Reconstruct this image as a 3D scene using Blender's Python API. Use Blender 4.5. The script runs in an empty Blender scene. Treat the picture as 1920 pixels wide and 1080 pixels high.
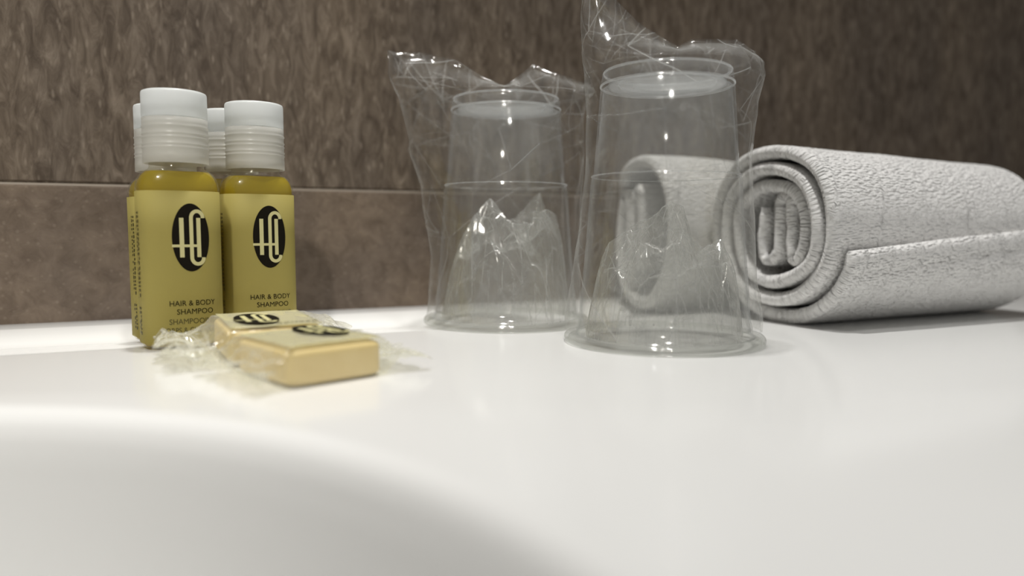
import bpy, bmesh, math, random
from mathutils import Vector, Matrix, noise
from mathutils.geometry import delaunay_2d_cdt
from mathutils.bvhtree import BVHTree

# ------------------------------------------------------------------ camera, light, exposure
S = bpy.context.scene
COL = S.collection
R = math.radians
CAM_H = 0.041
YAW, PITCH = R(24.5), math.atan(110 / 1385.0)

cd = bpy.data.cameras.new('camera')
cam = bpy.data.objects.new('camera', cd)
COL.objects.link(cam)
S.camera = cam
cam.location = (0, 0, CAM_H)
cam.rotation_euler = (R(90) - PITCH, 0, -YAW)
cd.sensor_width = 36.0
cd.lens = 36.0 * 1385.0 / 1920.0
cd.clip_start = 0.005
cd.clip_end = 30
cd.dof.use_dof = True
cd.dof.focus_distance = 0.270
cd.dof.aperture_fstop = 4.9

S.view_settings.view_transform = 'Standard'
S.view_settings.look = 'None'
S.view_settings.gamma = 1
S.view_settings.use_curve_mapping = False
S.view_settings.exposure = 0.13
S.cycles.transparent_max_bounces = 64
S.cycles.max_bounces = 14
S.cycles.sample_clamp_indirect = 6
S.cycles.caustics_reflective = False
S.cycles.caustics_refractive = False
S.cycles.use_denoising = True

W = bpy.data.worlds.new('world')
S.world = W
W.use_nodes = True
W.node_tree.nodes['Background'].inputs[0].default_value = (1.0, 0.98, 0.95, 1)
W.node_tree.nodes['Background'].inputs[1].default_value = 0.18


def spot(name, loc, target, power, angle, blend, radius, color):
    l = bpy.data.lights.new(name, 'SPOT')
    l.energy = power
    l.spot_size = R(angle)
    l.spot_blend = blend
    l.shadow_soft_size = radius
    l.color = color
    o = bpy.data.objects.new(name, l)
    COL.objects.link(o)
    o.location = loc
    o.rotation_euler = (Vector(target) - Vector(loc)).to_track_quat('-Z', 'Y').to_euler()
    return o


# two ceiling downlights of the bathroom, then one added fill spot
spot('overhead_spot', (-0.38, -0.52, 1.05), (-0.10, 0.34, 0.07), 34, 29, 1.0, 0.035, (1.0, 0.96, 0.89))
spot('overhead_spot', (0.10, 0.325, 1.30), (0.21, 0.28, 0.0), 44, 40, 1.0, 0.03, (1.0, 0.985, 0.955))
spot('overhead_spot', (0.10, -0.05, 1.30), (0.10, 0.10, 0.0), 17, 44, 1.0, 0.04, (1.0, 0.985, 0.955))  # added fill to brighten the counter, no known fixture


# ------------------------------------------------------------------ helpers
def mesh_obj(name, verts, faces, mat=None, parent=None, smooth=True, uvs=None):
    me = bpy.data.meshes.new(name)
    me.from_pydata([tuple(v) for v in verts], [], faces)
    if smooth:
        me.polygons.foreach_set('use_smooth', [True] * len(me.polygons))
    if uvs is not None:
        ul = me.uv_layers.new(name='UVMap')
        for lp in me.loops:
            ul.data[lp.index].uv = uvs[lp.vertex_index]
    me.update()
    o = bpy.data.objects.new(name, me)
    COL.objects.link(o)
    if mat:
        me.materials.append(mat)
    if parent:
        o.parent = parent
    return o


def set_fold(o, vals):
    at = o.data.attributes.new('fold', 'FLOAT', 'POINT')
    at.data.foreach_set('value', vals)


def recalc(o):
    bm = bmesh.new()
    bm.from_mesh(o.data)
    bmesh.ops.recalc_face_normals(bm, faces=bm.faces)
    bm.to_mesh(o.data)
    bm.free()
    return o


def thing(name, label, cat, loc=(0, 0, 0), rotz=0, group=None, roty=0, rotx=0):
    o = bpy.data.objects.new(name, None)
    COL.objects.link(o)
    o.empty_display_size = 0.01
    o.location = loc
    o.rotation_euler = (rotx, roty, rotz)
    o['label'] = label
    o['category'] = cat
    if group:
        o['group'] = group
    return o


def loft(rings, close_start=True, close_end=True, closed=True):
    """rings: list of equal-length lists of points -> verts, faces"""
    n = len(rings[0])
    verts = [p for r in rings for p in r]
    faces = []
    for i in range(len(rings) - 1):
        for j in range(n if closed else n - 1):
            k = (j + 1) % n
            faces.append((i * n + j, i * n + k, (i + 1) * n + k, (i + 1) * n + j))
    if close_start:
        faces.append(tuple(range(n - 1, -1, -1)))
    if close_end:
        b = (len(rings) - 1) * n
        faces.append(tuple(range(b, b + n)))
    return verts, faces


def lathe(name, prof, mat, parent=None, n=96, closed_profile=False, cap=False):
    """prof: list of (r, z)"""
    rings = [[(r * math.cos(2 * math.pi * j / n), r * math.sin(2 * math.pi * j / n), z) for j in range(n)]
             for r, z in prof]
    if closed_profile:
        rings.append(rings[0])
    v, f = loft(rings, cap, cap)
    o = mesh_obj(name, v, f, mat, parent)
    bm = bmesh.new()
    bm.from_mesh(o.data)
    bmesh.ops.remove_doubles(bm, verts=bm.verts, dist=1e-6)
    bmesh.ops.recalc_face_normals(bm, faces=bm.faces)
    bm.to_mesh(o.data)
    bm.free()
    return o


def superell(a, b, e, t):
    c, s = math.cos(t), math.sin(t)
    return (a * math.copysign(abs(c) ** (2 / e), c), b * math.copysign(abs(s) ** (2 / e), s))


def interp(tab, x):
    """piecewise-linear through (x, y) rows"""
    if x <= tab[0][0]:
        return tab[0][1]
    for (x0, y0), (x1, y1) in zip(tab, tab[1:]):
        if x <= x1:
            return y0 + (y1 - y0) * (x - x0) / (x1 - x0)
    return tab[-1][1]


def smoothstep(a, b, x):
    t = min(1, max(0, (x - a) / (b - a)))
    return t * t * (3 - 2 * t)


def crease(x, y, scale, seed=0.0):
    """straight-ridged crumple, 0..~1"""
    d, _ = noise.voronoi(Vector((x * scale, y * scale, seed)))
    return d[1] - d[0]


class Facets:
    """piecewise-flat crumple: random points triangulated, read back by ray cast"""

    def __init__(self, w, h, n, seed, aspect=1.0, fn=None):
        rnd = random.Random(seed)
        pts = []
        m = max(2, int(math.sqrt(n * w / h * aspect)))
        k = max(2, int(n / m))
        for i in range(m + 1):
            for j in range(k + 1):
                x = w * (i + (rnd.uniform(-.42, .42) if 0 < i < m else 0)) / m
                y = h * (j + (rnd.uniform(-.42, .42) if 0 < j < k else 0)) / k
                pts.append((x, y))
        co, _, tri, _, _, _ = delaunay_2d_cdt([Vector(p) for p in pts], [], [], 0, 1e-7)
        hs = {}
        V = []
        for p in co:
            V.append(Vector((p.x, p.y, rnd.random() if fn is None else fn(p.x, p.y, rnd))))
        for i, v_ in enumerate(V):         # make it wrap around the first axis
            if v_.x > w - 1e-7:
                for u_ in V:
                    if u_.x < 1e-7 and abs(u_.y - v_.y) < h / k * 0.5:
                        v_.z = u_.z
                        break
        self.t = BVHTree.FromPolygons(V, [tuple(f_) for f_ in tri])
        self.w, self.h = w, h
        self.V, self.tri = V, [tuple(f_) for f_ in tri]
        nr = [(V[b] - V[a]).cross(V[c] - V[a]).normalized() for a, b, c in self.tri]
        eg = {}
        for k_, t_ in enumerate(self.tri):
            for a, b in ((0, 1), (1, 2), (2, 0)):
                eg.setdefault(tuple(sorted((t_[a], t_[b]))), []).append(k_)
        self.eg = {}
        for e_, fs in eg.items():
            st_ = 0.0
            if len(fs) == 2:
                st_ = max(0.0, 1 - abs(nr[fs[0]].dot(nr[fs[1]]))) ** 0.5
            self.eg[e_] = st_ * rnd.choice((0.25, 0.6, 1.0, 1.6))

    def fold(self, x, y, sx, sy, width):
        """strength of the nearest fold line; sx, sy turn parameters into metres"""
        x = min(max(x, 1e-5), self.w - 1e-5)
        y = min(max(y, 1e-5), self.h - 1e-5)
        hit = self.t.ray_cast(Vector((x, y, 5)), Vector((0, 0, -1)))
        if hit[2] is None:
            return 0.0
        t_ = self.tri[hit[2]]
        best = 0.0
        for a, b in ((0, 1), (1, 2), (2, 0)):
            p_, q_ = self.V[t_[a]], self.V[t_[b]]
            ax, ay, bx, by = p_.x * sx, p_.y * sy, q_.x * sx, q_.y * sy
            dx, dy = bx - ax, by - ay
            l_ = math.hypot(dx, dy) or 1e-9
            d_ = abs((x * sx - ax) * dy - (y * sy - ay) * dx) / l_
            best = max(best, self.eg[tuple(sorted((t_[a], t_[b])))] * math.exp(-(d_ / width) ** 2))
        return best

    def __call__(self, x, y):
        x = min(max(x, 1e-5), self.w - 1e-5)
        y = min(max(y, 1e-5), self.h - 1e-5)
        hit = self.t.ray_cast(Vector((x, y, 5)), Vector((0, 0, -1)))
        return hit[0].z if hit[0] else 0.5


# ------------------------------------------------------------------ materials
def new_mat(name):
    m = bpy.data.materials.new(name)
    m.use_nodes = True
    nt = m.node_tree
    for n in list(nt.nodes):
        nt.nodes.remove(n)
    out = nt.nodes.new('ShaderNodeOutputMaterial')
    return m, nt, out


def N(nt, kind, **kw):
    n = nt.nodes.new(kind)
    for k, v in kw.items():
        if k.startswith('_'):
            setattr(n, k[1:], v)
        else:
            n.inputs[k].default_value = v
    return n


def principled(name, color, rough=0.4, **kw):
    m, nt, out = new_mat(name)
    p = N(nt, 'ShaderNodeBsdfPrincipled')
    p.inputs['Base Color'].default_value = (*color, 1)
    p.inputs['Roughness'].default_value = rough
    for k, v in kw.items():
        p.inputs[k.replace('_', ' ')].default_value = v
    nt.links.new(p.outputs[0], out.inputs[0])
    return m, nt, p


def film_mat(name, tint=(0.97, 0.97, 0.96), haze=0.03, edge_haze=0.18, haze_col=(0.85, 0.86, 0.84),
             rough=0.06, gloss=0.9, edge_pow=2.5, bump=0.0, bump_scale=300, ior=1.5, edge_gloss=0.45, crease_white=0.0, frost_z=None):
    """thin clear plastic: see-through, fresnel gloss and a little milky scatter"""
    m, nt, out = new_mat(name)
    L = nt.links.new
    tr = N(nt, 'ShaderNodeBsdfTransparent', Color=(*tint, 1))
    gl = N(nt, 'ShaderNodeBsdfGlossy', Color=(gloss, gloss, gloss, 1), Roughness=rough)
    df = N(nt, 'ShaderNodeBsdfDiffuse', Color=(*haze_col, 1))
    tl = N(nt, 'ShaderNodeBsdfTranslucent', Color=(*haze_col, 1))
    sc = N(nt, 'ShaderNodeMixShader', Fac=0.5)
    L(df.outputs[0], sc.inputs[1])
    L(tl.outputs[0], sc.inputs[2])
    lw = N(nt, 'ShaderNodeLayerWeight', Blend=0.5)
    f5 = N(nt, 'ShaderNodeMath', _operation='POWER')
    f5.inputs[1].default_value = 5.0
    L(lw.outputs['Facing'], f5.inputs[0])
    fr = N(nt, 'ShaderNodeMath', _operation='MULTIPLY_ADD')
    f0 = ((ior - 1) / (ior + 1)) ** 2 * 1.6
    fr.inputs[1].default_value = edge_gloss
    fr.inputs[2].default_value = f0
    L(f5.outputs[0], fr.inputs[0])
    pw = N(nt, 'ShaderNodeMath', _operation='POWER')
    pw.inputs[1].default_value = edge_pow
    L(lw.outputs['Facing'], pw.inputs[0])
    ma = N(nt, 'ShaderNodeMath', _operation='MULTIPLY_ADD')
    ma.inputs[1].default_value = edge_haze
    ma.inputs[2].default_value = haze
    L(pw.outputs[0], ma.inputs[0])
    fac_out = ma.outputs[0]
    if crease_white:
        at = N(nt, 'ShaderNodeAttribute', _attribute_name='fold')
        mr = N(nt, 'ShaderNodeMath', _operation='MULTIPLY')
        mr.inputs[1].default_value = crease_white
        L(at.outputs['Fac'], mr.inputs[0])
        a2 = N(nt, 'ShaderNodeMath', _operation='ADD')
        L(fac_out, a2.inputs[0])
        L(mr.outputs[0], a2.inputs[1])
        fac_out = a2.outputs[0]
    if frost_z:
        tcz = N(nt, 'ShaderNodeTexCoord')
        sx = N(nt, 'ShaderNodeSeparateXYZ')
        L(tcz.outputs['Object'], sx.inputs[0])
        mz = N(nt, 'ShaderNodeMapRange')
        mz.inputs['From Min'].default_value = frost_z[0]
        mz.inputs['From Max'].default_value = frost_z[1]
        mz.inputs['To Max'].default_value = frost_z[2]
        L(sx.outputs[2], mz.inputs['Value'])
        a3 = N(nt, 'ShaderNodeMath', _operation='ADD')
        L(fac_out, a3.inputs[0])
        L(mz.outputs[0], a3.inputs[1])
        fac_out = a3.outputs[0]
    m1 = N(nt, 'ShaderNodeMixShader')
    L(fac_out, m1.inputs[0])
    L(tr.outputs[0], m1.inputs[1])
    L(sc.outputs[0], m1.inputs[2])
    m2 = N(nt, 'ShaderNodeMixShader')
    L(fr.outputs[0], m2.inputs[0])
    L(m1.outputs[0], m2.inputs[1])
    L(gl.outputs[0], m2.inputs[2])
    L(m2.outputs[0], out.inputs[0])
    if bump:
        tc = N(nt, 'ShaderNodeTexCoord')
        vo = N(nt, 'ShaderNodeTexVoronoi', _feature='DISTANCE_TO_EDGE', Scale=bump_scale)
        L(tc.outputs['Object'], vo.inputs['Vector'])
        nz = N(nt, 'ShaderNodeTexNoise', Scale=bump_scale * 0.6, Detail=3)
        L(tc.outputs['Object'], nz.inputs['Vector'])
        ad = N(nt, 'ShaderNodeMath', _operation='ADD')
        L(vo.outputs[0], ad.inputs[0])
        L(nz.outputs[0], ad.inputs[1])
        bp = N(nt, 'ShaderNodeBump', Strength=bump, Distance=0.0006)
        L(ad.outputs[0], bp.inputs['Height'])
        L(bp.outputs[0], gl.inputs['Normal'])
    return m


MAT = {}
MAT['cup'] = film_mat('cup_plastic', haze=0.008, edge_haze=0.35, edge_pow=7.0, rough=0.08, tint=(0.985, 0.985, 0.98),
                      haze_col=(0.84, 0.88, 0.92), frost_z=(0.056, 0.10, 0.06))
MAT['cup_frost'] = film_mat('cup_frosted_plastic', haze=0.10, edge_haze=0.25, edge_pow=2.0, rough=0.12,
                            haze_col=(0.85, 0.88, 0.9), tint=(0.98, 0.98, 0.98))
MAT['bag'] = film_mat('bag_film', haze=0.010, edge_haze=0.45, edge_pow=5.0, rough=0.13, bump=0.15, bump_scale=140,
                      tint=(0.988, 0.988, 0.98), ior=1.5, crease_white=0.36)
MAT['wrap'] = film_mat('soap_wrap_film', haze=0.06, edge_haze=0.45, edge_pow=2.6, rough=0.14, bump=0.15,
                       bump_scale=220, crease_white=0.3, haze_col=(0.88, 0.87, 0.80), tint=(0.97, 0.97, 0.93), ior=1.5)
MAT['wrap_print'] = film_mat('soap_wrap_cream_print', haze=0.80, edge_haze=0.2, rough=0.2,
                             haze_col=(0.90, 0.87, 0.60), tint=(0.95, 0.93, 0.8))
MAT['shell'] = film_mat('bottle_clear_plastic', haze=0.01, edge_haze=0.10, rough=0.03, tint=(0.985, 0.98, 0.93))

# shampoo: amber-yellow liquid
m, nt, out = new_mat('yellow_shampoo')
tr = N(nt, 'ShaderNodeBsdfTransparent', Color=(0.88, 0.76, 0.12, 1))
pr = N(nt, 'ShaderNodeBsdfPrincipled', Roughness=0.25)
pr.inputs['Base Color'].default_value = (0.60, 0.48, 0.035, 1)
tl = N(nt, 'ShaderNodeBsdfTranslucent', Color=(0.85, 0.68, 0.07, 1))
a = N(nt, 'ShaderNodeMixShader', Fac=0.45)
b = N(nt, 'ShaderNodeMixShader', Fac=0.68)
nt.links.new(pr.outputs[0], a.inputs[1])
nt.links.new(tl.outputs[0], a.inputs[2])
nt.links.new(tr.outputs[0], b.inputs[1])
nt.links.new(a.outputs[0], b.inputs[2])
nt.links.new(b.outputs[0], out.inputs[0])
MAT['liquid'] = m

# frosted label film
m, nt, out = new_mat('frosted_label_film')
tr = N(nt, 'ShaderNodeBsdfTransparent', Color=(0.95, 0.92, 0.72, 1))
pr = N(nt, 'ShaderNodeBsdfPrincipled', Roughness=0.6)
pr.inputs['Base Color'].default_value = (0.49, 0.425, 0.14, 1)
pr.inputs['Specular IOR Level'].default_value = 0.15
b = N(nt, 'ShaderNodeMixShader', Fac=0.56)
nt.links.new(tr.outputs[0], b.inputs[1])
nt.links.new(pr.outputs[0], b.inputs[2])
nt.links.new(b.outputs[0], out.inputs[0])
MAT['label'] = m


def milky(name, col, fac, rough=0.3):
    m, nt, out = new_mat(name)
    tr = N(nt, 'ShaderNodeBsdfTransparent', Color=(0.95, 0.95, 0.93, 1))
    pr = N(nt, 'ShaderNodeBsdfPrincipled', Roughness=rough)
    pr.inputs['Base Color'].default_value = (*col, 1)
    tl = N(nt, 'ShaderNodeBsdfTranslucent', Color=(*col, 1))
    a = N(nt, 'ShaderNodeMixShader', Fac=0.4)
    b = N(nt, 'ShaderNodeMixShader', Fac=fac)
    nt.links.new(pr.outputs[0], a.inputs[1])
    nt.links.new(tl.outputs[0], a.inputs[2])
    nt.links.new(tr.outputs[0], b.inputs[1])
    nt.links.new(a.outputs[0], b.inputs[2])
    nt.links.new(b.outputs[0], out.inputs[0])
    return m


MAT['cap_white'] = milky('white_cap_plastic', (0.93, 0.95, 0.95), 0.96)
MAT['cap_frost'] = milky('frosted_cap_plastic', (0.90, 0.89, 0.85), 0.62)
MAT['ink'], _, _ = principled('black_print', (0.010, 0.008, 0.005), 0.9, Specular_IOR_Level=0.1)
MAT['ink_soft'], _, _ = principled('olive_print', (0.055, 0.048, 0.010), 0.5)
MAT['mono'], _, _ = principled('cream_monogram', (0.58, 0.54, 0.27), 0.8)
MAT['grey_print'], _, _ = principled('grey_print', (0.05, 0.05, 0.045), 0.5)

# soap
m, nt, p = principled('soap', (0.80, 0.62, 0.32), 0.45)
tc = N(nt, 'ShaderNodeTexCoord')
nz = N(nt, 'ShaderNodeTexNoise', Scale=160, Detail=4)
cr = nt.nodes.new('ShaderNodeValToRGB')
cr.color_ramp.elements[0].color = (0.74, 0.56, 0.24, 1)
cr.color_ramp.elements[1].color = (0.82, 0.66, 0.34, 1)
nt.links.new(tc.outputs['Object'], nz.inputs['Vector'])
nt.links.new(nz.outputs[0], cr.inputs[0])
nt.links.new(cr.outputs[0], p.inputs['Base Color'])
MAT['soap'] = m

# white ceramic / mineral counter
m, nt, p = principled('white_counter', (0.83, 0.83, 0.815), 0.16)
p.inputs['IOR'].default_value = 1.45
MAT['counter'] = m
MAT['sealant'], _, _ = principled('sealant', (0.72, 0.68, 0.62), 0.5)
MAT['metal'], _, _ = principled('chrome', (0.8, 0.8, 0.8), 0.12, Metallic=1.0)

# towel
m, nt, p = principled('white_terry', (0.86, 0.85, 0.83), 0.95)
p.inputs['Sheen Weight'].default_value = 0.25
tc = N(nt, 'ShaderNodeTexCoord')
mp = N(nt, 'ShaderNodeMapping')
mp.inputs['Scale'].default_value = (1150, 430, 1)
nt.links.new(tc.outputs['UV'], mp.inputs['Vector'])
vo = N(nt, 'ShaderNodeTexVoronoi', _feature='SMOOTH_F1', Scale=1.0)
vo.inputs['Randomness'].default_value = 0.75
nt.links.new(mp.outputs[0], vo.inputs['Vector'])
nz = N(nt, 'ShaderNodeTexNoise', Scale=0.8, Detail=4)
nt.links.new(mp.outputs[0], nz.inputs['Vector'])
ad = N(nt, 'ShaderNodeMath', _operation='SUBTRACT')
nt.links.new(nz.outputs[0], ad.inputs[0])
nt.links.new(vo.outputs[0], ad.inputs[1])
bp = N(nt, 'ShaderNodeBump', Strength=1.0, Distance=0.0021)
nt.links.new(ad.outputs[0], bp.inputs['Height'])
nt.links.new(bp.outputs[0], p.inputs['Normal'])
MAT['towel'] = m

# wall tiles: streaked upper tile, speckled lower tile
GROUT_Z = 0.0597


def stone(name, upper):
    m, nt, p = principled(name, (0.2, 0.15, 0.12), 0.7)
    p.inputs['Specular IOR Level'].default_value = 0.2
    L = nt.links.new
    tc = N(nt, 'ShaderNodeTexCoord')
    mp = N(nt, 'ShaderNodeMapping')
    mp.inputs['Scale'].default_value = (1, 1, 0.32) if upper else (1, 1, 1)
    L(tc.outputs['Object'], mp.inputs['Vector'])
    n1 = N(nt, 'ShaderNodeTexNoise', Scale=215 if upper else 140, Detail=7, Roughness=0.65)
    n1.inputs['Distortion'].default_value = 0.8 if upper else 0.5
    L(mp.outputs[0], n1.inputs['Vector'])
    c1 = nt.nodes.new('ShaderNodeValToRGB')
    e = c1.color_ramp.elements
    if upper:
        e[0].position, e[0].color = 0.36, (0.100, 0.076, 0.056, 1)
        e[1].position, e[1].color = 0.72, (0.28, 0.23, 0.18, 1)
        x = e.new(0.50)
        x.color = (0.160, 0.126, 0.095, 1)
    else:
        e[0].position, e[0].color = 0.30, (0.125, 0.095, 0.072, 1)
        e[1].position, e[1].color = 0.75, (0.235, 0.186, 0.145, 1)
    L(n1.outputs[0], c1.inputs[0])
    n2 = N(nt, 'ShaderNodeTexNoise', Scale=22, Detail=3)
    L(mp.outputs[0], n2.inputs['Vector'])
    c2 = nt.nodes.new('ShaderNodeValToRGB')
    c2.color_ramp.elements[0].position, c2.color_ramp.elements[0].color = 0.3, (0.78, 0.78, 0.80, 1)
    c2.color_ramp.elements[1].position, c2.color_ramp.elements[1].color = 0.7, (1.12, 1.1, 1.06, 1)
    L(n2.outputs[0], c2.inputs[0])
    mx = N(nt, 'ShaderNodeMix', _data_type='RGBA', _blend_type='MULTIPLY')
    mx.inputs[0].default_value = 1.0
    L(c1.outputs[0], mx.inputs[6])
    L(c2.outputs[0], mx.inputs[7])
    src = mx.outputs[2]
    # pale flecks
    n3 = N(nt, 'ShaderNodeTexVoronoi', Scale=330 if upper else 300)
    L(mp.outputs[0], n3.inputs['Vector'])
    c3 = nt.nodes.new('ShaderNodeValToRGB')
    c3.color_ramp.elements[0].position, c3.color_ramp.elements[0].color = 0.10, (1, 1, 1, 1)
    c3.color_ramp.elements[1].position, c3.color_ramp.elements[1].color = 0.24, (0, 0, 0, 1)
    L(n3.outputs['Distance'], c3.inputs[0])
    m3 = N(nt, 'ShaderNodeMath', _operation='MULTIPLY')
    m3.inputs[1].default_value = 0.3 if upper else 0.16
    L(c3.outputs[0], m3.inputs[0])
    mx2 = N(nt, 'ShaderNodeMix', _data_type='RGBA')
    mx2.inputs[7].default_value = (0.42, 0.35, 0.28, 1)
    L(m3.outputs[0], mx2.inputs[0])
    L(src, mx2.inputs[6])
    L(mx2.outputs[2], p.inputs['Base Color'])
    bp = N(nt, 'ShaderNodeBump', Strength=0.6, Distance=0.0012)
    L(n1.outputs[0], bp.inputs['Height'])
    L(bp.outputs[0], p.inputs['Normal'])
    return m


MAT['tile_up'] = stone('streaked_stone_tile', True)
MAT['tile_low'] = stone('speckled_stone_tile', False)
MAT['grout'], _, _ = principled('grout', (0.38, 0.33, 0.275), 0.8)

# ------------------------------------------------------------------ the setting
WALL_Y = 0.353
X0, X1 = -0.75, 1.7
# wall: two tile courses with a bevelled joint, grout recessed, all one shell
prof = [(0.0, -0.06, 1), (0.0, GROUT_Z - 0.0014, 1), (0.0004, GROUT_Z - 0.0008, 1), (0.0005, GROUT_Z - 0.0007, 2),
        (0.0009, GROUT_Z + 0.0001, 2), (0.0009, GROUT_Z + 0.0006, 0), (0.0, GROUT_Z + 0.0012, 0), (0.0, 1.25, 0),
        (0.02, 1.25, 0), (0.02, -0.06, 0)]
v, f = [], []
for (dy, z, mi) in prof:
    v += [(X0, WALL_Y + dy, z), (X1, WALL_Y + dy, z)]
n = len(prof)
for i in range(n):
    j = (i + 1) % n
    f.append((2 * i, 2 * i + 1, 2 * j + 1, 2 * j))
f.append(tuple(2 * i for i in range(n)))
f.append(tuple(2 * i + 1 for i in reversed(range(n))))
wall = mesh_obj('wall_back', v, f, None, None, smooth=False)
for k in ('tile_up', 'tile_low', 'grout'):
    wall.data.materials.append(MAT[k])
for i in range(n):
    wall.data.polygons[i].material_index = {0: 0, 1: 1, 2: 2}[prof[(i + 1) % n][2]]
wall.data.polygons[3].material_index = 2
recalc(wall)
wall['kind'] = 'structure'

# washbasin counter: one casting, flat top, basin bowl, coved gutter along the wall
BC, BR = (-0.107, 0.064), 0.152
CY0, CY1 = -0.22, 0.284
CX0, CX1 = -0.60, 1.45


def rect_hit(a):
    c, s = math.cos(a), math.sin(a)
    t = 1e9
    if c > 1e-9: t = min(t, (CX1 - BC[0]) / c)
    if c < -1e-9: t = min(t, (CX0 - BC[0]) / c)
    if s > 1e-9: t = min(t, (CY1 - BC[1]) / s)
    if s < -1e-9: t = min(t, (CY0 - BC[1]) / s)
    return t


angs = [2 * math.pi * i / 240 for i in range(240)]
for cx in (CX0, CX1):
    for cy in (CY0, CY1):
        angs.append(math.atan2(cy - BC[1], cx - BC[0]) % (2 * math.pi))
angs = sorted(set(round(a, 9) for a in angs))
bowl = [(0.0, -0.118), (0.02, -0.1178), (0.05, -0.115), (0.08, -0.107), (0.105, -0.094), (0.122, -0.078),
        (0.134, -0.058), (0.1415, -0.038), (0.1460, -0.022), (0.1482, -0.0125), (0.1496, -0.0070),
        (0.1510, -0.0035), (0.1528, -0.0013), (0.1550, -0.0003), (0.158, 0.0)]
rings = []
for (r, z) in bowl[1:]:
    rings.append([(BC[0] + r * math.cos(a), BC[1] + r * math.sin(a), z) for a in angs])
for t in (0.15, 0.5, 1.0):
    rr = []
    for a in angs:
        q = 0.158 + (rect_hit(a) - 0.158) * t
        rr.append((BC[0] + q * math.cos(a), BC[1] + q * math.sin(a), 0.0))
    rings.append(rr)
# front/side skirt is the outer ring dropped
rings.append([(x, y, -0.05) if not (y > CY1 - 1e-6) else (x, y, 0.0) for (x, y, z) in rings[-1]])
v, f = loft(rings, True, False)
# gutter strip
gp = [(CY1, 0.0), (0.2860, 0.0), (0.2868, -0.0001), (0.300, -0.0011), (0.3195, -0.0027), (0.3210, -0.0026),
      (0.3235, -0.0014), (0.328, 0.0), (0.3320, 0.0009), (0.340, 0.0020), (WALL_Y + 0.0002, 0.0028),
      (WALL_Y + 0.0002, -0.05)]
base = len(v)
for (y, z) in gp:
    v += [(CX0, y, z), (CX1, y, z)]
for i in range(len(gp) - 1):
    f.append((base + 2 * i, base + 2 * i + 1, base + 2 * i + 3, base + 2 * i + 2))
counter = mesh_obj('washbasin_counter', v, f, MAT['counter'])
bm = bmesh.new()
bm.from_mesh(counter.data)
bmesh.ops.remove_doubles(bm, verts=bm.verts, dist=1e-6)
bmesh.ops.recalc_face_normals(bm, faces=bm.faces)
bm.to_mesh(counter.data)
bm.free()
if sum(p.normal.z * p.area for p in counter.data.polygons) < 0:
    counter.data.flip_normals()
counter['label'] = 'glossy white washbasin counter with a round sunken bowl before the tiled wall'
counter['category'] = 'washbasin'
dr = lathe('drain', [(0.0, 0.003), (0.012, 0.0035), (0.020, 0.0025), (0.0225, 0.0005), (0.0225, -0.002), (0.0, -0.002)],
           MAT['metal'], counter, 48)
dr.location = (BC[0], BC[1], -0.1165)

# ------------------------------------------------------------------ shampoo bottles
EXP = 3.0
BA, BB = 0.0133, 0.0107
PI = math.pi


def section_curve(a, b, e, n=720):
    pts = [superell(a, b, e, 2 * PI * i / n) for i in range(n + 1)]
    s = [0.0]
    for p, q in zip(pts, pts[1:]):
        s.append(s[-1] + math.hypot(q[0] - p[0], q[1] - p[1]))
    return pts, s


CP, CS = section_curve(BA + 0.00012, BB + 0.00012, EXP)
S_FRONT = CS[540]          # arc length at the middle of the front face (-y)
S_TOT = CS[-1]


def on_curve(s, off=0.0):
    s = (S_FRONT + s) % S_TOT
    lo, hi = 0, len(CS) - 1
    while hi - lo > 1:
        m_ = (lo + hi) // 2
        if CS[m_] <= s: lo = m_
        else: hi = m_
    t = (s - CS[lo]) / max(1e-12, CS[hi] - CS[lo])
    x = CP[lo][0] + (CP[hi][0] - CP[lo][0]) * t
    y = CP[lo][1] + (CP[hi][1] - CP[lo][1]) * t
    tx, ty = CP[hi][0] - CP[lo][0], CP[hi][1] - CP[lo][1]
    l = math.hypot(tx, ty) or 1
    return x + off * ty / l, y - off * tx / l


def text_mesh(body, size, align='CENTER'):
    cu = bpy.data.curves.new('t', 'FONT')
    cu.body = body
    cu.size = size
    cu.align_x = align
    cu.resolution_u = 3
    cu.extrude = 0
    o = bpy.data.objects.new('t', cu)
    COL.objects.link(o)
    dg = bpy.context.evaluated_depsgraph_get()
    me = bpy.data.meshes.new_from_object(o.evaluated_get(dg))
    vs = [tuple(v_.co) for v_ in me.vertices]
    fs = [tuple(p_.vertices) for p_ in me.polygons]
    bpy.data.objects.remove(o)
    bpy.data.curves.remove(cu)
    bpy.data.meshes.remove(me)
    return vs, fs


def merge(parts):
    V, F = [], []
    for vs, fs in parts:
        b_ = len(V)
        V += vs
        F += [tuple(i + b_ for i in ff) for ff in fs]
    return V, F


def strip(pts, w):
    """flat ribbon along a 2D polyline, width w"""
    V, F = [], []
    n_ = len(pts)
    for i, (x, y) in enumerate(pts):
        x0, y0 = pts[max(0, i - 1)]
        x1, y1 = pts[min(n_ - 1, i + 1)]
        dx, dy = x1 - x0, y1 - y0
        l = math.hypot(dx, dy)
        nx, ny = -dy / l * w / 2, dx / l * w / 2
        V += [(x + nx, y + ny, 0), (x - nx, y - ny, 0)]
    for i in range(n_ - 1):
        F.append((2 * i, 2 * i + 1, 2 * i + 3, 2 * i + 2))
    return V, F


K = 0.0000530  # metres per measured unit of the printed emblem


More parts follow.
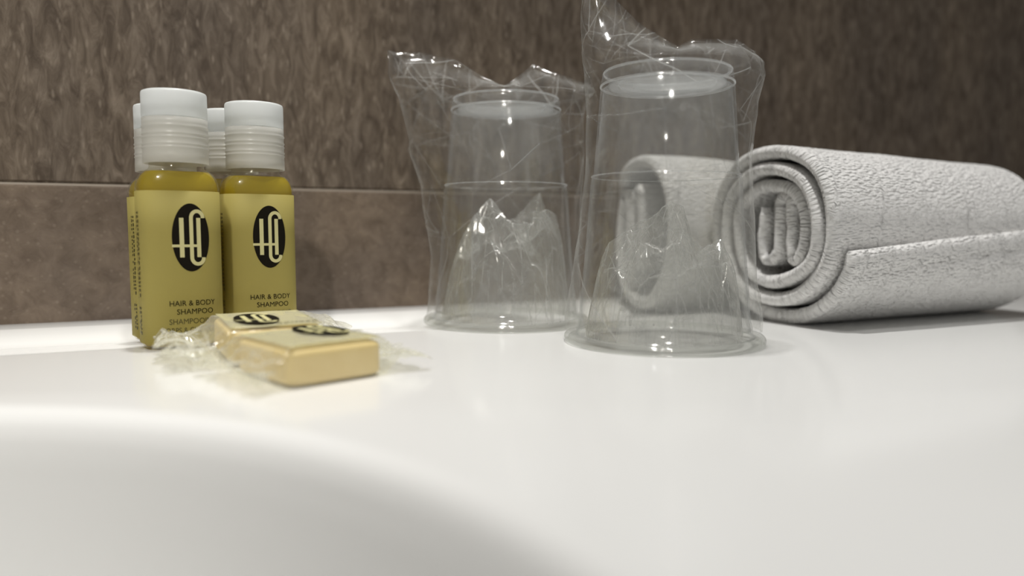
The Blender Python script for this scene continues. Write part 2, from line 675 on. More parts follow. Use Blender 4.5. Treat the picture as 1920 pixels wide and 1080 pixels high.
def emblem():
    """oval badge (fan) and its monogram strokes; 2D, centred on the oval"""
    ov = [(113 * K * math.cos(2 * PI * i / 72), 218 * K * math.sin(2 * PI * i / 72), 0) for i in range(72)]
    V = []
    rr = [1.0, 0.75, 0.5, 0.25]
    for q in rr:
        V += [(x * q, y * q, 0) for x, y, _ in ov]
    F = []
    for k in range(3):
        for i in range(72):
            j = (i + 1) % 72
            F.append((k * 72 + i, k * 72 + j, (k + 1) * 72 + j, (k + 1) * 72 + i))
    F.append(tuple(range(3 * 72, 4 * 72)))

    def P(x, y):
        return ((x - 521) * K, (311 - y) * K)

    def line(x0, y0, x1, y1, k=8):
        return [P(x0 + (x1 - x0) * i / k, y0 + (y1 - y0) * i / k) for i in range(k + 1)]
    st = [strip(line(466, 185, 466, 438), 27 * K), strip(line(568, 185, 568, 438), 25 * K),
          strip(line(407, 364, 560, 364), 17 * K)]
    c = []
    for i in range(0, 19):                      # top right terminal over the top to the spine
        a_ = PI * i / 18
        c.append(P(560 + 36 * math.cos(a_), 186 - 44 * math.sin(a_)))
    for i in range(1, 8):
        c.append(P(524, 186 + (440 - 186) * i / 8))
    for i in range(0, 19):
        a_ = PI + PI * i / 18
        c.append(P(560 + 36 * math.cos(a_), 440 - 42 * math.sin(a_)))
    st.append(strip(c, 23 * K))
    return (V, F), merge(st)


EMB, MONO = emblem()


def wrap_print(name, vf, cx, cz, mat, parent, off):
    V = []
    for (x, y, _) in vf[0]:
        px, py = on_curve(cx + x, off)
        V.append((px, py, cz + y))
    return mesh_obj(name, V, vf[1], mat, parent, smooth=False)


BODY_PROF = [  # z, scale a, scale b
    (0.0000, .80, .74), (0.0003, .86, .82), (0.0010, .94, .92), (0.0020, .985, .98), (0.0035, 1, 1),
    (0.0545, 1, 1), (0.0562, .992, .985), (0.0577, .967, .950), (0.0590, .925, .905), (0.0600, .87, .86),
    (0.0608, .80, .82), (0.0613, .74, .79)]


def bottle_shell(inset, ztop, zbase=0.0, neck=True):
    rings = []
    n_ = 96
    for z, sa, sb in BODY_PROF:
        if z > ztop: break
        zz = max(z, zbase)
        rings.append([(*superell(BA * sa - inset, BB * sb - inset, EXP, 2 * PI * i / n_), zz) for i in range(n_)])
    if neck:
        for z, r, e in ((0.0617, 0.0092, 2.2), (0.0622, 0.0088, 2), (0.0660, 0.0088, 2), (0.068, 0.0086, 2)):
            rings.append([(*superell(r, r, e, 2 * PI * i / n_), z) for i in range(n_)])
    return loft(rings)


def make_bottle():
    t = thing('shampoo_bottle', '', 'bottle')
    v_, f_ = bottle_shell(0.0, 1)
    body = recalc(mesh_obj('body', v_, f_, MAT['shell'], t))
    v_, f_ = bottle_shell(0.0006, 0.0609, 0.0010, False)
    recalc(mesh_obj('liquid', v_, f_, MAT['liquid'], t))
    # label: wraps front and sides, thin film
    rows = []
    s0, s1 = -S_TOT * 0.5 + 0.004, S_TOT * 0.5 - 0.004
    for z in (0.0022, 0.02, 0.04, 0.0540):
        rows.append([(*on_curve(s0 + (s1 - s0) * i / 120, 0.0), z) for i in range(121)])
    inner = [[(x * 0.996, y * 0.996, z) for x, y, z in r_] for r_ in rows]
    v_, f_ = loft(rows, False, False, False)
    lab = mesh_obj('label', v_, f_, MAT['label'], t)
    sm = lab.modifiers.new('thickness', 'SOLIDIFY')
    sm.thickness = 0.00006
    cx = 0.0022
    lz = 0.0545 - (311 - 0) * K + 0.0002
    wrap_print('emblem', EMB, cx, lz, MAT['ink'], lab, 0.00009)
    wrap_print('monogram', MONO, cx, lz, MAT['mono'], lab, 0.00014)
    lines = [('HAIR & BODY', 521, 750, 279, 0), ('SHAMPOO', 534, 805, 222, 0),
             ('SHAMPOOING', 522, 868, 291, 1), ('CORPS & CHEVEUX', 500, 925, 345, 1)]
    for soft in (0, 1):
        ps = []
        for body_, mx_, by, wd, sf in lines:
            if sf != soft: continue
            vs, fs = text_mesh(body_, 0.0026)
            w = max(p_[0] for p_ in vs) - min(p_[0] for p_ in vs)
            mid = (max(p_[0] for p_ in vs) + min(p_[0] for p_ in vs)) / 2
            hh = max(p_[1] for p_ in vs)
            k = wd * K / w
            ky = 34 * K / hh
            ps.append(([((x - mid) * k + (mx_ - 521) * K, y * ky + (311 - by) * K, 0) for x, y, _ in vs], fs))
        wrap_print('lettering', merge(ps), cx, lz, MAT['ink_soft'] if soft else MAT['ink'], lab, 0.0001)
    # small print running up the left flank (too small to read in the photograph)
    rnd = random.Random(4)
    ps = []
    for colx in (-0.0165, -0.0180):
        z = 0.047
        while z > 0.006:
            l = rnd.uniform(0.0006, 0.0012)
            if not (0.0150 < z < 0.0190) and rnd.random() < 0.85:
                x0 = colx + rnd.uniform(-.0001, .0001)
                ps.append(([(x0 - 0.0004, z, 0), (x0 + 0.0004, z, 0), (x0 + 0.0004, z - l, 0), (x0 - 0.0004, z - l, 0)],
                           [(0, 1, 2, 3)]))
            z -= l + 0.0006
    V, F = merge(ps)
    V2 = [(*on_curve(x, 0.0001), z) for x, z, _ in V]
    mesh_obj('small_print', V2, F, MAT['ink_soft'], lab, smooth=False)
    # flip-top cap: milky lid on a ribbed frosted collar
    rc = 0.01055
    lathe('cap_lid', [(0.0, 0.0881), (0.0098, 0.0881), (0.0103, 0.0879), (0.01048, 0.0875), (rc, 0.0870),
                      (rc, 0.0792), (rc - 0.0009, 0.0791), (rc - 0.0009, 0.0835), (0.0, 0.0835)], MAT['cap_white'], t, 80)
    col = [(rc, 0.0789), (rc, 0.0770)]
    for zc in (0.0760, 0.0735, 0.0722, 0.0700, 0.0688):
        col += [(rc, zc + 0.0004), (rc + 0.00022, zc + 0.00015), (rc + 0.00022, zc - 0.00015), (rc, zc - 0.0004)]
    col += [(rc + 0.0001, 0.0665), (rc + 0.0001, 0.0636), (rc - 0.0008, 0.0636), (rc - 0.0010, 0.070),
            (rc - 0.0010, 0.0789)]
    lathe('cap_collar', col, MAT['cap_frost'], t, 80, closed_profile=True)
    thr = [(0.0089, 0.0655)]
    for zc in (0.0690, 0.0715, 0.0740):
        thr += [(0.0089, zc - 0.0005), (0.0094, zc - 0.0002), (0.0094, zc + 0.0002), (0.0089, zc + 0.0005)]
    thr += [(0.0089, 0.0775), (0.0078, 0.078), (0.0078, 0.0655)]
    lathe('neck_thread', thr, MAT['cap_frost'], t, 64, closed_profile=True)
    return t


def copy_tree(o, parent=None):
    c = o.copy()
    COL.objects.link(c)
    c.parent = parent
    if parent is None and 'label' in c:
        pass
    for ch in list(o.children):
        copy_tree(ch, c)
    return c


bottle0 = make_bottle()
spots = [
    (0.0014, 0.2857, 8, 'small yellow shampoo bottle with oval emblem, left one of the front pair'),
    (0.0290, 0.2997, 6, 'yellow shampoo bottle with oval emblem, right one of the front pair'),
    (-0.0020, 0.3120, 16, 'yellow shampoo bottle mostly hidden behind the left front bottle'),
    (0.0215, 0.3220, 8, 'yellow shampoo bottle at the back, only its cap showing between the front caps'),
]
for i, (x, y, a, lb) in enumerate(spots):
    b = bottle0 if i == 0 else copy_tree(bottle0)
    b.location = (x, y, 0.0 if y < 0.305 or y > 0.315 else -0.0011)
    b.rotation_euler = (0, 0, R(a))
    b['label'] = lb
    b['group'] = 'hotel shampoo bottles by the wall'


# ------------------------------------------------------------------ plastic cups (upside down)
def make_cup():
    t = thing('plastic_cup', '', 'cup')
    outer = [(0.0318, 0.0032), (0.0314, 0.0060), (0.0311, 0.0075), (0.0307, 0.0085), (0.0290, 0.028), (0.0268, 0.0575), (0.0266, 0.0590),
             (0.0261, 0.0600), (0.0257, 0.0612), (0.0236, 0.0905), (0.0231, 0.0950), (0.0226, 0.0966), (0.0218, 0.0970),
             (0.0212, 0.0965), (0.0206, 0.0930)]
    th = 0.0005
    inner = [(0.0206, 0.0920), (0.0214, 0.0915), (0.0226, 0.0912), (0.0252, 0.0612), (0.0256, 0.0598), (0.0261, 0.0590),
             (0.0263, 0.0575), (0.0285, 0.028), (0.0302, 0.0085), (0.0313, 0.0032)]
    lathe('wall', outer + inner, MAT['cup'], t, 128, closed_profile=True)
    for rb_, zb_, tb in ((0.02655, 0.0600, 0.00022), (0.02345, 0.0921, 0.00040), (0.0224, 0.0967, 0.00040), (0.0172, 0.0930, 0.0003)):  # beads added along moulded edges; their haze paints the bright highlight lines
        lathe('highlight_ring', [(rb_ + tb * math.cos(2 * PI * k_ / 10), zb_ + tb * math.sin(2 * PI * k_ / 10)) for k_ in range(10)],
              MAT['cup_highlight'], t, 128, closed_profile=True)
    # rolled rim on the counter
    rim = [(0.0318, 0.0032), (0.0340, 0.0034), (0.0354, 0.0032), (0.0360, 0.0025), (0.0362, 0.0016), (0.0359, 0.0007),
           (0.0352, 0.0002), (0.0346, 0.0003), (0.0345, 0.0010), (0.0346, 0.0018), (0.0340, 0.0023), (0.0316, 0.0024)]
    lathe('rim', rim, MAT['cup_rim'], t, 128, closed_profile=True)
    # recessed base disc with a moulded ring
    disc = [(0.0, 0.0918), (0.0080, 0.0919), (0.0150, 0.0921), (0.0165, 0.0929), (0.0180, 0.0931), (0.0195, 0.0924),
            (0.0206, 0.0928), (0.0207, 0.0918), (0.0190, 0.0915), (0.0165, 0.0918), (0.0150, 0.0913), (0.0, 0.0911)]
    lathe('base', disc, MAT['cup_frost'], t, 128)
    return t


MAT['cup_highlight'] = film_mat('cup_highlight_haze', haze=0.16, edge_haze=0.25, edge_pow=1.5, rough=0.12, haze_col=(0.88, 0.90, 0.92))  # milky haze standing in for highlights on the cup's edges
MAT['cup_rim'] = film_mat('cup_rim_plastic', haze=0.06, edge_haze=0.30, edge_pow=2.0, rough=0.06, tint=(0.95, 0.955, 0.94))
C1, C2 = (0.162, 0.222), (0.132, 0.296)
cup1 = make_cup()
cup1.location = (*C1, 0)
cup1['label'] = 'clear plastic cup upside down in a sealed clear bag, nearer one before the towels'
cup1['group'] = 'wrapped plastic cups'
cup2 = copy_tree(cup1)
cup2.location = (*C2, 0)
cup2.rotation_euler = (0, 0, R(40))
cup2['label'] = 'clear plastic cup upside down in a bag, the farther blurred one'


def make_bag(name, label, centre, left, right, top, seed, cupz=0.0975, mouth=1.18):
    """left/right: (z, offset) of the two side seams; top: (offset, z) of the upper edge."""
    cx, cy = centre
    l = math.hypot(cx, cy)
    e = (cy / l, -cx / l)      # across
    d = (cx / l, cy / l)       # away from the basin
    t = thing(name, label, 'bag', (cx, cy, 0), 0, 'clear bags around the cups')
    nu, nb, nt_ = 620, 230, 130
    fold = []
    F1 = Facets(1, 1, 70, int(seed * 10), 6.0)
    F2 = Facets(1, 1, 90, int(seed * 10) + 1, 1.0)
    F3 = Facets(1, 1, 260, int(seed * 10) + 2, 2.0)
    cupr = [(0.003, 0.0330), (0.0085, 0.0316), (0.028, 0.0300), (0.0600, 0.0275), (0.0905, 0.0246), (0.097, 0.0240)]
    rings = []
    zs = [(0.0042 + (cupz - 0.0042) * i / nb, 0.0) for i in range(nb + 1)] + [(cupz, (i + 1) / nt_) for i in range(nt_)]
    for (zb, tt) in zs:
        ring = []
        for j in range(nu):
            a_ = 2 * PI * j / nu
            ca, sa = math.cos(a_), math.sin(a_)
            # section: rounder near the cup, lens-shaped in the flap
            if tt == 0:
                L_, R_ = interp(left, zb), interp(right, zb)
                z = zb
                dep = interp(cupr, zb)
                e_ = 2.0
            else:
                # horizontal coordinate first guess for upper edge height
                Lc, Rc = interp(left, cupz), interp(right, cupz)
                fx = (Lc + Rc) / 2 + (Rc - Lc) / 2 * ca
                Lt, Rt = top[0][0], top[-1][0]
                ft = (Lt + Rt) / 2 + (Rt - Lt) / 2 * ca
                zt = interp(top, ft)
                z = cupz + (zt - cupz) * tt
                L_, R_ = interp(left, z), interp(right, z)
                dep = 0.0240 * (1 - smoothstep(-0.25, 1.0, tt)) / (1 - smoothstep(-0.25, 1.0, 0)) + 0.0006
                e_ = 2.0
            mid, hw = (L_ + R_) / 2, (R_ - L_) / 2
            if tt > 0:
                sx_ = mid + hw * ca
                blend = smoothstep(0.0, 1.0, tt)
                ox = sx_ * (1 - blend) + ft * blend
            else:
                ox = mid + hw * ca
            oy = dep * sa
            # crumple: vertical drag lines low down, random facets in the flap
            s_ = a_ * 0.028
            ua = a_ / (2 * PI)
            c1 = F1(ua, z / 0.14)
            c2 = F2(ua, z / 0.14)
            c3 = F3(ua, z / 0.14)
            low = smoothstep(0.035, 0.005, z)
            fold.append(F1.fold(ua, z / 0.14, 0.17, 0.14, 0.00022) * 0.8 + F2.fold(ua, z / 0.14, 0.17, 0.14, 0.00022) * (0.35 + 0.65 * (tt > 0))
                        + F3.fold(ua, z / 0.14, 0.17, 0.14, 0.00018) * (0.15 + 0.4 * (tt > 0) + 0.4 * low))
            k0 = smoothstep(-0.02, 0.0, z - cupz) if tt == 0 else 1.0
            side = max(0, hw - dep) / 0.006 * abs(ca)
            d0 = (0.0013 + 0.0012 * low) * (0.8 * c1 + 0.45 * c3) + 0.0030 * c2 * side * (1 - k0)
            d1 = (0.0014 + 0.0020 * math.sin(PI * min(1, 0.1 + tt * 1.1))) * (0.8 * c2 + 0.5 * c3 + 0.4 * c1)
            dis = d0 * (1 - k0) + d1 * k0 - 0.0007 * tt
            nx, ny = ca, sa * (hw / max(dep, 0.004)) ** 0.5
            nl = math.hypot(nx, ny)
            ox += dis * nx / nl * 0.9
            oy += dis * ny / nl
            if tt > 0:
                wv = noise.noise(Vector((ox * 60, z * 40, seed))) * 0.006 * tt
                oy += wv
            ring.append((ox * e[0] + oy * d[0], ox * e[1] + oy * d[1], z))
        rings.append(ring)
    v_, f_ = loft(rings, False, False)
    film = mesh_obj('film', v_, f_, MAT['bag'], t)
    set_fold(film, fold)
    # gathered mouth pushed up inside the inverted cup
    V, F = [], []
    n_, m_ = 420, 150
    fo = []
    pk = [(0.000, -0.006, 0.041), (0.019, 0.002, 0.041), (-0.014, 0.006, 0.030), (0.009, 0.012, 0.030), (-0.008, -0.016, 0.024)]

    def hfn(x, y, rnd_):
        u_, w_ = (x - 0.5) * 0.064, (y - 0.5) * 0.064
        best = 0.006
        for pu, pw, ph in pk:
            best = max(best, ph * mouth - 0.85 * math.hypot(u_ - pu, w_ - pw))
        return best * rnd_.uniform(0.66, 1.12)
    G = Facets(1, 1, 110, int(seed * 10) + 3, 1.0, hfn)
    G2 = Facets(1, 1, 500, int(seed * 10) + 4, 1.0)
    for i in range(m_ + 1):
        q = i / m_
        for j in range(n_):
            a_ = 2 * PI * j / n_
            r_ = 0.0284 * q
            u_, w_ = r_ * math.cos(a_), r_ * math.sin(a_)
            h = G(u_ / 0.064 + 0.5, w_ / 0.064 + 0.5) + 0.0022 * (G2(u_ / 0.064 + 0.5, w_ / 0.064 + 0.5) - 0.5)
            h = max(0.0016, h * (1 - q ** 9) + 0.0020)
            V.append((u_ * e[0] + w_ * d[0], u_ * e[1] + w_ * d[1], h))
            fo.append(G.fold(u_ / 0.064 + 0.5, w_ / 0.064 + 0.5, 0.064, 0.064, 0.0002) + 0.3 * G2.fold(u_ / 0.064 + 0.5, w_ / 0.064 + 0.5, 0.064, 0.064, 0.00015))
    for i in range(m_):
        for j in range(n_):
            k = (j + 1) % n_
            F.append((i * n_ + j, i * n_ + k, (i + 1) * n_ + k, (i + 1) * n_ + j))
    set_fold(mesh_obj('gathered_mouth', V, F, MAT['bag_in'], t), fo)
    return t


MAT['bag_in'] = film_mat('bag_film_gathered', haze=0.10, edge_haze=0.40, edge_pow=3.0, rough=0.14, bump=0.1, bump_scale=180,
                         tint=(0.985, 0.985, 0.975), ior=1.7, crease_white=1.6)
make_bag('plastic_bag', 'thin clear bag around the nearer cup, a tall pointed corner rising above it', C1,
         left=[(0.003, -.0342), (0.027, -.0315), (0.060, -.0283), (0.085, -.0272), (0.104, -.0282), (0.123, -.0292), (0.14, -.029)],
         right=[(0.006, .0328), (0.0365, .0308), (0.0655, .0288), (0.085, .0298), (0.0944, .0322), (0.103, .0307), (0.1075, .0275), (0.14, .026)],
         top=[(-.029, .134), (-.026, .131), (-.0186, .123), (-.010, .1146), (.0035, .1058), (.0085, .1075), (.024, .108), (.0300, .1035)],
         seed=1.3)
make_bag('plastic_bag', 'thin clear bag around the farther blurred cup, flaring left with a crumpled top', C2,
         left=[(0.001, -.0335), (0.03, -.0315), (0.060, -.0345), (0.08, -.040), (0.100, -.0465), (0.108, -.0485), (0.12, -.046)],
         right=[(0.001, .0325), (0.029, .0312), (0.0637, .0310), (0.085, .0310), (0.102, .035), (0.12, .035)],
         top=[(-.051, .1175), (-.046, .1165), (-.0344, .1165), (-.023, .1137), (-.011, .1065), (-.0007, .1020), (.004, .1055), (.012, .112),
              (.0237, .1065), (.036, .1035)],
         seed=4.7, mouth=1.30)


# ------------------------------------------------------------------ wrapped soaps
def rounded_box(w, d, h, r, n=6):
    """rounded block on z=0, via superellipse slices"""
    rings = []
    prof_ = []
    for i in range(n + 1):
        a_ = PI / 2 * i / n
        prof_.append((r * (1 - math.sin(a_)), r * (1 - math.cos(a_))))  # inset, z
    low = [(ins, z) for ins, z in [(r * (1 - math.sin(PI / 2 * i / n)), r * (1 - math.cos(PI / 2 * i / n))) for i in range(n + 1)]]
    sl = low + [(ins, h - z) for ins, z in reversed(low)]
    for ins, z in sl:
        rings.append([(*superell(w / 2 - ins, d / 2 - ins, 9, 2 * PI * j / 96), z) for j in range(96)])
    return loft(rings)


def make_soap(name, label, loc, rotz, w, d, h, finL, finR, seed, tilt=0.0, emb=(0, 0), finzl=0.003, finzr=0.003, text_line=None):
    t = thing(name, label, 'soap', loc, rotz, 'wrapped soap bars', rotx=tilt)
    v_, f_ = rounded_box(w, d, h, 0.0016)
    bar = recalc(mesh_obj('soap_bar', v_, f_, MAT['soap'], t))
    bar.location = (0, 0, 0.0003)
    # wrapper: a sleeve flattened into crimped fins at the left and right end
    fo = []
    U0, U1 = -(w / 2 + finL), w / 2 + finR
    nu, nv = 200, 200
    FA = Facets(1, 1, 150, int(seed * 10), 1.6)
    FB = Facets(1, 1, 500, int(seed * 10) + 1, 1.6)
    rings = []
    for i in range(nu + 1):
        u = U0 + (U1 - U0) * i / nu
        out_ = max(0, abs(u) - w / 2 - 0.0004)
        fl = finL if u < 0 else finR
        q = min(1, out_ / fl)
        ht = (h + 0.0009) * math.exp(-out_ / 0.0042) + 0.0012 * (1 - q) + 0.0003
        hv = d / 2 + 0.0008 + 0.0025 * smoothstep(0, 1, q)
        mid = (h / 2 + 0.0003) * math.exp(-out_ / 0.006) + (finzl if u < 0 else finzr) * (1 - math.exp(-out_ / 0.004))
        ring = []
        for j in range(nv):
            a_ = 2 * PI * j / nv
            ex = 7 - 4.5 * smoothstep(0, 0.4, q)
            yy, zz = superell(hv, ht / 2, ex, a_)
            us, vs_ = (u - U0) / (U1 - U0), (yy + 0.03) / 0.06 * 0.5 + (0.5 if zz < 0 else 0)
            cr_ = FA(us, vs_) * 0.8 + FB(us, vs_) * 0.25
            # gathers fan out from the bar's end
            g = math.sin(yy * 650 + 4 * noise.noise(Vector((u * 150, yy * 120, seed)))) * 0.0004
            amp = 0.0004 + 0.0040 * smoothstep(0.0, 0.35, q)
            zc = mid + zz + (cr_ - 0.35) * amp + g * smoothstep(0.0, 0.3, q)
            yy += noise.noise(Vector((u * 300, zz * 500, seed + 1))) * 0.0012 * smoothstep(0, .3, q)
            uu = u + noise.noise(Vector((yy * 350, seed, zz * 100))) * 0.0030 * smoothstep(.6, 1, q)
            ring.append((uu, yy, max(zc, 0.0001)))
            fo.append((FA.fold(us, vs_, 0.05, 0.09, 0.0003) + 0.5 * FB.fold(us, vs_, 0.05, 0.09, 0.0002)) * smoothstep(0, 0.3, q))
        rings.append(ring)
    v_, f_ = loft(rings, False, False)
    wr = mesh_obj('wrapper', v_, f_, MAT['wrap'], t)
    set_fold(wr, fo)
    # printed cream panel on the wrapper's upper side
    zt = h + 0.00165
    V, F = [], []
    for i in range(21):
        for j in range(21):
            x = -w / 2 + 0.001 + (w - 0.002) * i / 20
            y = -d / 2 + 0.0012 + (d - 0.002) * j / 20
            V.append((x, y, zt - 0.0002 + 0.00025 * noise.noise(Vector((x * 200, y * 200, seed)))))
    for i in range(20):
        for j in range(20):
            F.append((i * 21 + j, (i + 1) * 21 + j, (i + 1) * 21 + j + 1, i * 21 + j + 1))
    pn = mesh_obj('printed_panel', V, F, MAT['wrap_print'], wr)
    s_ = pn.modifiers.new('thickness', 'SOLIDIFY')
    s_.thickness = 0.00008
    k = 1.12
    V = [(x * k + emb[0], y * k * 0.92 + emb[1], zt + 0.0004) for x, y, _ in EMB[0]]
    mesh_obj('emblem', V, EMB[1], MAT['ink'], wr, smooth=False)
    V = [(x * k + emb[0], y * k * 0.92 + emb[1], zt + 0.00048) for x, y, _ in MONO[0]]
    mesh_obj('monogram', V, MONO[1], MAT['mono'], wr, smooth=False)
    if text_line:
        rnd = random.Random(2)
        ps = []
        x = text_line[0]
        while x < text_line[1]:
            l_ = rnd.uniform(0.0008, 0.0018)
            yb = text_line[2]
            ps.append(([(x, yb, zt + .0003), (x + l_, yb, zt + .0003), (x + l_, yb + .0012, zt + .0003), (x, yb + .0012, zt + .0003)], [(0, 1, 2, 3)]))
            x += l_ + 0.0004
        V, F = merge(ps)
        mesh_obj('small_print', V, F, MAT['ink_soft'], wr, smooth=False)
    return t


make_soap('wrapped_soap', 'cream soap bar in clear film, the front one with its tan side facing out',
          (0.0337, 0.2135, 0.0), R(19), 0.0290, 0.0335, 0.0095, 0.011, 0.014, 2.1, emb=(0.0065, 0.0050))
make_soap('wrapped_soap', 'cream soap bar in clear film with oval emblem, between front soap and bottles',
          (0.0265, 0.2500, 0.0010), R(5), 0.0290, 0.0360, 0.0098, 0.0175, 0.011, 6.4, tilt=R(1.5), emb=(-0.004, -0.003),
          finzl=0.0035, finzr=0.006, text_line=(0.000, 0.012, -0.0145))


# ------------------------------------------------------------------ rolled towels
def make_towel(name, label, yc, wy, hz, xs, length, seed, end_deg, turns=5.4, thick=0.0052, group='rolled white towels', skew=0.012):
    t = thing(name, label, 'towel', (xs, yc, 0), 0, group)
    pitch = thick * 1.04
    th1 = turns * 2 * PI
    # centre line, angle measured so that it finishes at end_deg seen from the near end
    pts = []
    r_out = (pitch / (2 * PI)) * th1 + thick / 2
    sy, sz = wy / 2 / r_out, hz / 2 / r_out
    # core: a few hairpin folds, then the wrap starts outside them
    diff = math.floor(turns - 2.3) * 360.0
    target = round((end_deg - diff) / 180.0) * 180.0
    th = th1 - R(end_deg - target)
    r0 = pitch / (2 * PI) * th
    th_s = th
    core = [(r0 - 0.0166, .50 * r0), (r0 - 0.0170, -.10 * r0), (r0 - 0.0160, -.62 * r0), (r0 - 0.0136, -.74 * r0),
            (r0 - 0.0114, -.50 * r0), (r0 - 0.0112, .10 * r0), (r0 - 0.0108, .60 * r0), (r0 - 0.0084, .82 * r0),
            (r0 - 0.0060, .62 * r0), (r0 - 0.0056, .10 * r0), (r0 - 0.0058, -.40 * r0), (r0 - 0.0050, -.66 * r0),
            (r0 - 0.0028, -.68 * r0), (r0 - 0.0006, -.36 * r0), (r0, 0.0)]
    yr, zr = -math.cos(R(target)), math.sin(R(target))
    yt, zt_ = math.sin(R(target)), math.cos(R(target))
    for a in range(len(core) - 1):
        p0, p1, p2, p3 = core[max(0, a - 1)], core[a], core[a + 1], core[min(len(core) - 1, a + 2)]
        m_c = max(2, int(math.dist(p1, p2) / 0.0010))
        for b in range(m_c):
            u = b / m_c
            q_ = [0.5 * ((2 * p1[c]) + (-p0[c] + p2[c]) * u + (2 * p0[c] - 5 * p1[c] + 4 * p2[c] - p3[c]) * u * u
                         + (-p0[c] + 3 * p1[c] - 3 * p2[c] + p3[c]) * u ** 3) for c in (0, 1)]
            wb = 1.12 + 0.12 * math.sin(a * 1.7)
            q_[1] *= wb if a < len(core) - 4 else 1.0 + (wb - 1) * 0.3
            q_[0] += 0.0006 * math.sin(a * 1.1 + seed) * (a < len(core) - 4)
            pts.append(((q_[0] * yr + q_[1] * yt) * sy, (q_[0] * zr + q_[1] * zt_) * sz))
    while th < th1:
        r_ = pitch / (2 * PI) * th
        q = th / th1
        ph = R(end_deg) - (th1 - th)
        y_, z_ = -math.cos(ph), math.sin(ph)
        k = (abs(y_) ** 2.2 + abs(z_) ** 2.2) ** (-1 / 2.2)
        w1 = noise.noise(Vector((math.cos(ph) * 1.3 + seed, math.sin(ph) * 1.3, th * 0.12))) * 0.0060 * max(0.0, 0.95 - q) * smoothstep(0.0, 0.08, (th - th_s) / th1)
        w2 = noise.noise(Vector((th * 0.9, seed, 0))) * 0.0020 * max(0.0, 0.9 - q) * smoothstep(0.0, 0.08, (th - th_s) / th1)
        r_ -= 0.0030 * smoothstep(th1 - 0.55, th1, th)
        yy = (r_ * k) * y_ * sy + w1 + w2
        zz = (r_ * k) * z_ * sz + w1 * 0.8 - w2
        pts.append((yy, zz))
        th += 0.0011 / max(r_, 0.003)
    y0_, y1_ = min(p_[0] for p_ in pts), max(p_[0] for p_ in pts)
    z0_, z1_ = min(p_[1] for p_ in pts), max(p_[1] for p_ in pts)
    ky, kz = (wy - thick) / (y1_ - y0_), (hz - thick * 0.8) / (z1_ - z0_)
    pts = [((p_[0] - (y0_ + y1_) / 2) * ky, (p_[1] - z0_) * kz) for p_ in pts]
    thick *= 0.97 * min((ky + kz) / 2, 1.2)
    # arc length, tangents
    sl = [0.0]
    for p_, q_ in zip(pts, pts[1:]):
        sl.append(sl[-1] + math.hypot(q_[0] - p_[0], q_[1] - p_[1]))
    n_ = len(pts)
    tot = sl[-1]
    nrm = []
    for i in range(n_):
        a_, b_ = pts[max(0, i - 2)], pts[min(n_ - 1, i + 2)]
        dx, dz = b_[0] - a_[0], b_[1] - a_[1]
        l_ = math.hypot(dx, dz)
        nrm.append((-dz / l_, dx / l_))
    # loop of the ribbon: out along +side, back along -side, rounded tips
    loop = []
    for i in range(n_):
        loop.append((i, 1))
    for i in range(n_ - 1, -1, -1):
        loop.append((i, -1))
    nx = int(length / 0.00125)
    minz = 1e9
    V, UV = [], []
    m_ = len(loop)
    for k in range(nx + 1):
        xq = length * k / nx
        endd = min(xq, length - xq)
        edge = math.sqrt(max(0.0, 1 - (1 - min(1, endd / 0.0032)) ** 2))
        keep = 1 - skew * (1 - xq / length) / tot
        for (i0_, sd) in loop:
            i = min(n_ - 1, int(i0_ * keep))
            fi = i0_ * keep - i
            ib = min(n_ - 1, i + 1)
            py_ = pts[i][0] * (1 - fi) + pts[ib][0] * fi
            pz_ = pts[i][1] * (1 - fi) + pts[ib][1] * fi
            tk = tot * keep
            tipd = max(0.0, min(sl[i], tk - sl[i]))
            tipf = math.sqrt(max(0.02, 1 - (1 - min(1, tipd / 0.003)) ** 2))
            hw = thick / 2 * (0.18 + 0.82 * edge) * tipf * (1.0 + 0.10 * noise.noise(Vector((sl[i] * 60, xq * 35, seed))))
            if sd > 0:
                hw -= 0.0011 * math.exp(-((tk - sl[i] - 0.0095) / 0.0012) ** 2)
            hw += 0.00022 * noise.noise(Vector((sl[i] * 900, xq * 700, sd * 3 + seed)))
            y_ = py_ + nrm[i][0] * hw * sd
            z_ = pz_ + nrm[i][1] * hw * sd
            q = sl[i] / tot
            # whole-layer sag and drift along the roll
            dr = noise.noise(Vector((xq * 14, seed * 2, 0))) * 0.0018
            lay = noise.noise(Vector((q * 7, seed + 11, 0.5)))
            x_ = xq + lay * 0.0030 * (1 if xq < length / 2 else -1) * (1 - min(1, endd / 0.03)) + 0.0060 * smoothstep(0.80, 0.86, q) * (1 - min(1, xq / 0.03))
            squeeze = 1 - 0.05 * smoothstep(0.0, length, xq)
            z2 = z_ * squeeze + dr * (z_ / hz + 0.5)
            V.append((x_, y_, z2))
            UV.append((sl[i], xq))
    zmin = min(p_[2] for p_ in V)
    # settle on the counter: flatten the underside a little
    V = [(x, y, max(0.0002, (z - zmin) - 0.0012 * math.exp(-(z - zmin) / 0.004))) for x, y, z in V]
    F = []
    for k in range(nx):
        for j in range(m_):
            j2 = (j + 1) % m_
            F.append((k * m_ + j, k * m_ + j2, (k + 1) * m_ + j2, (k + 1) * m_ + j))
    # close the ribbon ends (strip quads between the two sides)
    for kk, flip in ((0, False), (nx, True)):
        b_ = kk * m_
        for i in range(n_ - 1):
            q4 = (b_ + i, b_ + i + 1, b_ + m_ - 2 - i, b_ + m_ - 1 - i)
            F.append(q4 if flip else q4[::-1])
    o = mesh_obj('terry_cloth', V, F, MAT['towel'], t, uvs=UV)
    if True:
        bm_ = bmesh.new()
        bm_.from_mesh(o.data)
        bmesh.ops.recalc_face_normals(bm_, faces=bm_.faces)
        bm_.to_mesh(o.data)
        bm_.free()
    return t


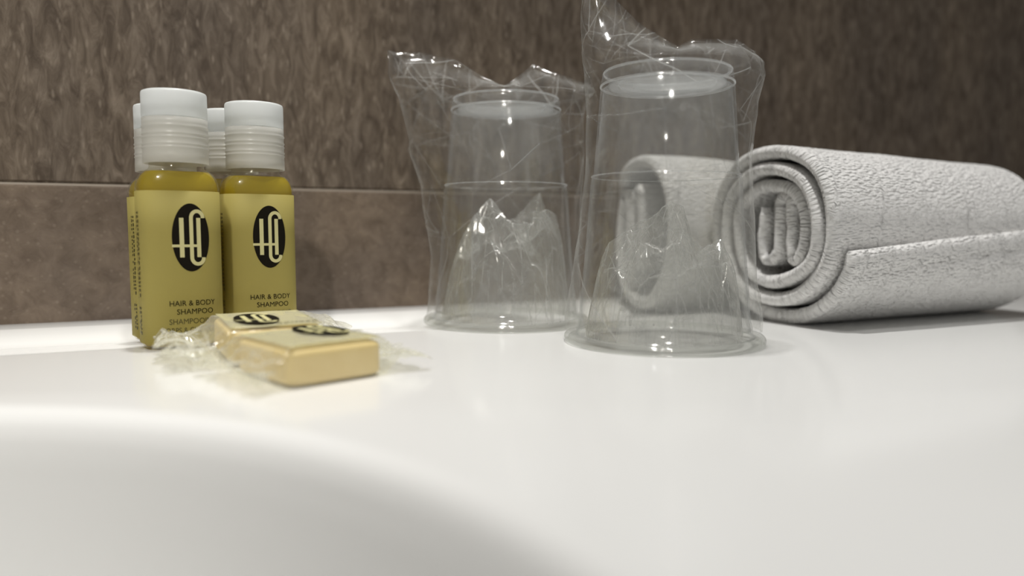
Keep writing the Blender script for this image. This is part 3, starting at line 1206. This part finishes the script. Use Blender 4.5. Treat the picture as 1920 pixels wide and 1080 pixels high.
make_towel('rolled_towel', 'rolled white ribbed terry towel on the right, its spiral end beside the nearer cup',
           0.2475, 0.0805, 0.0755, 0.236, 0.134, 3.0, 6)
make_towel('rolled_towel', 'rolled white terry towel by the wall, seen through the nearer cup',
           0.3178, 0.0575, 0.0775, 0.215, 0.135, 8.0, 250, turns=4.2)
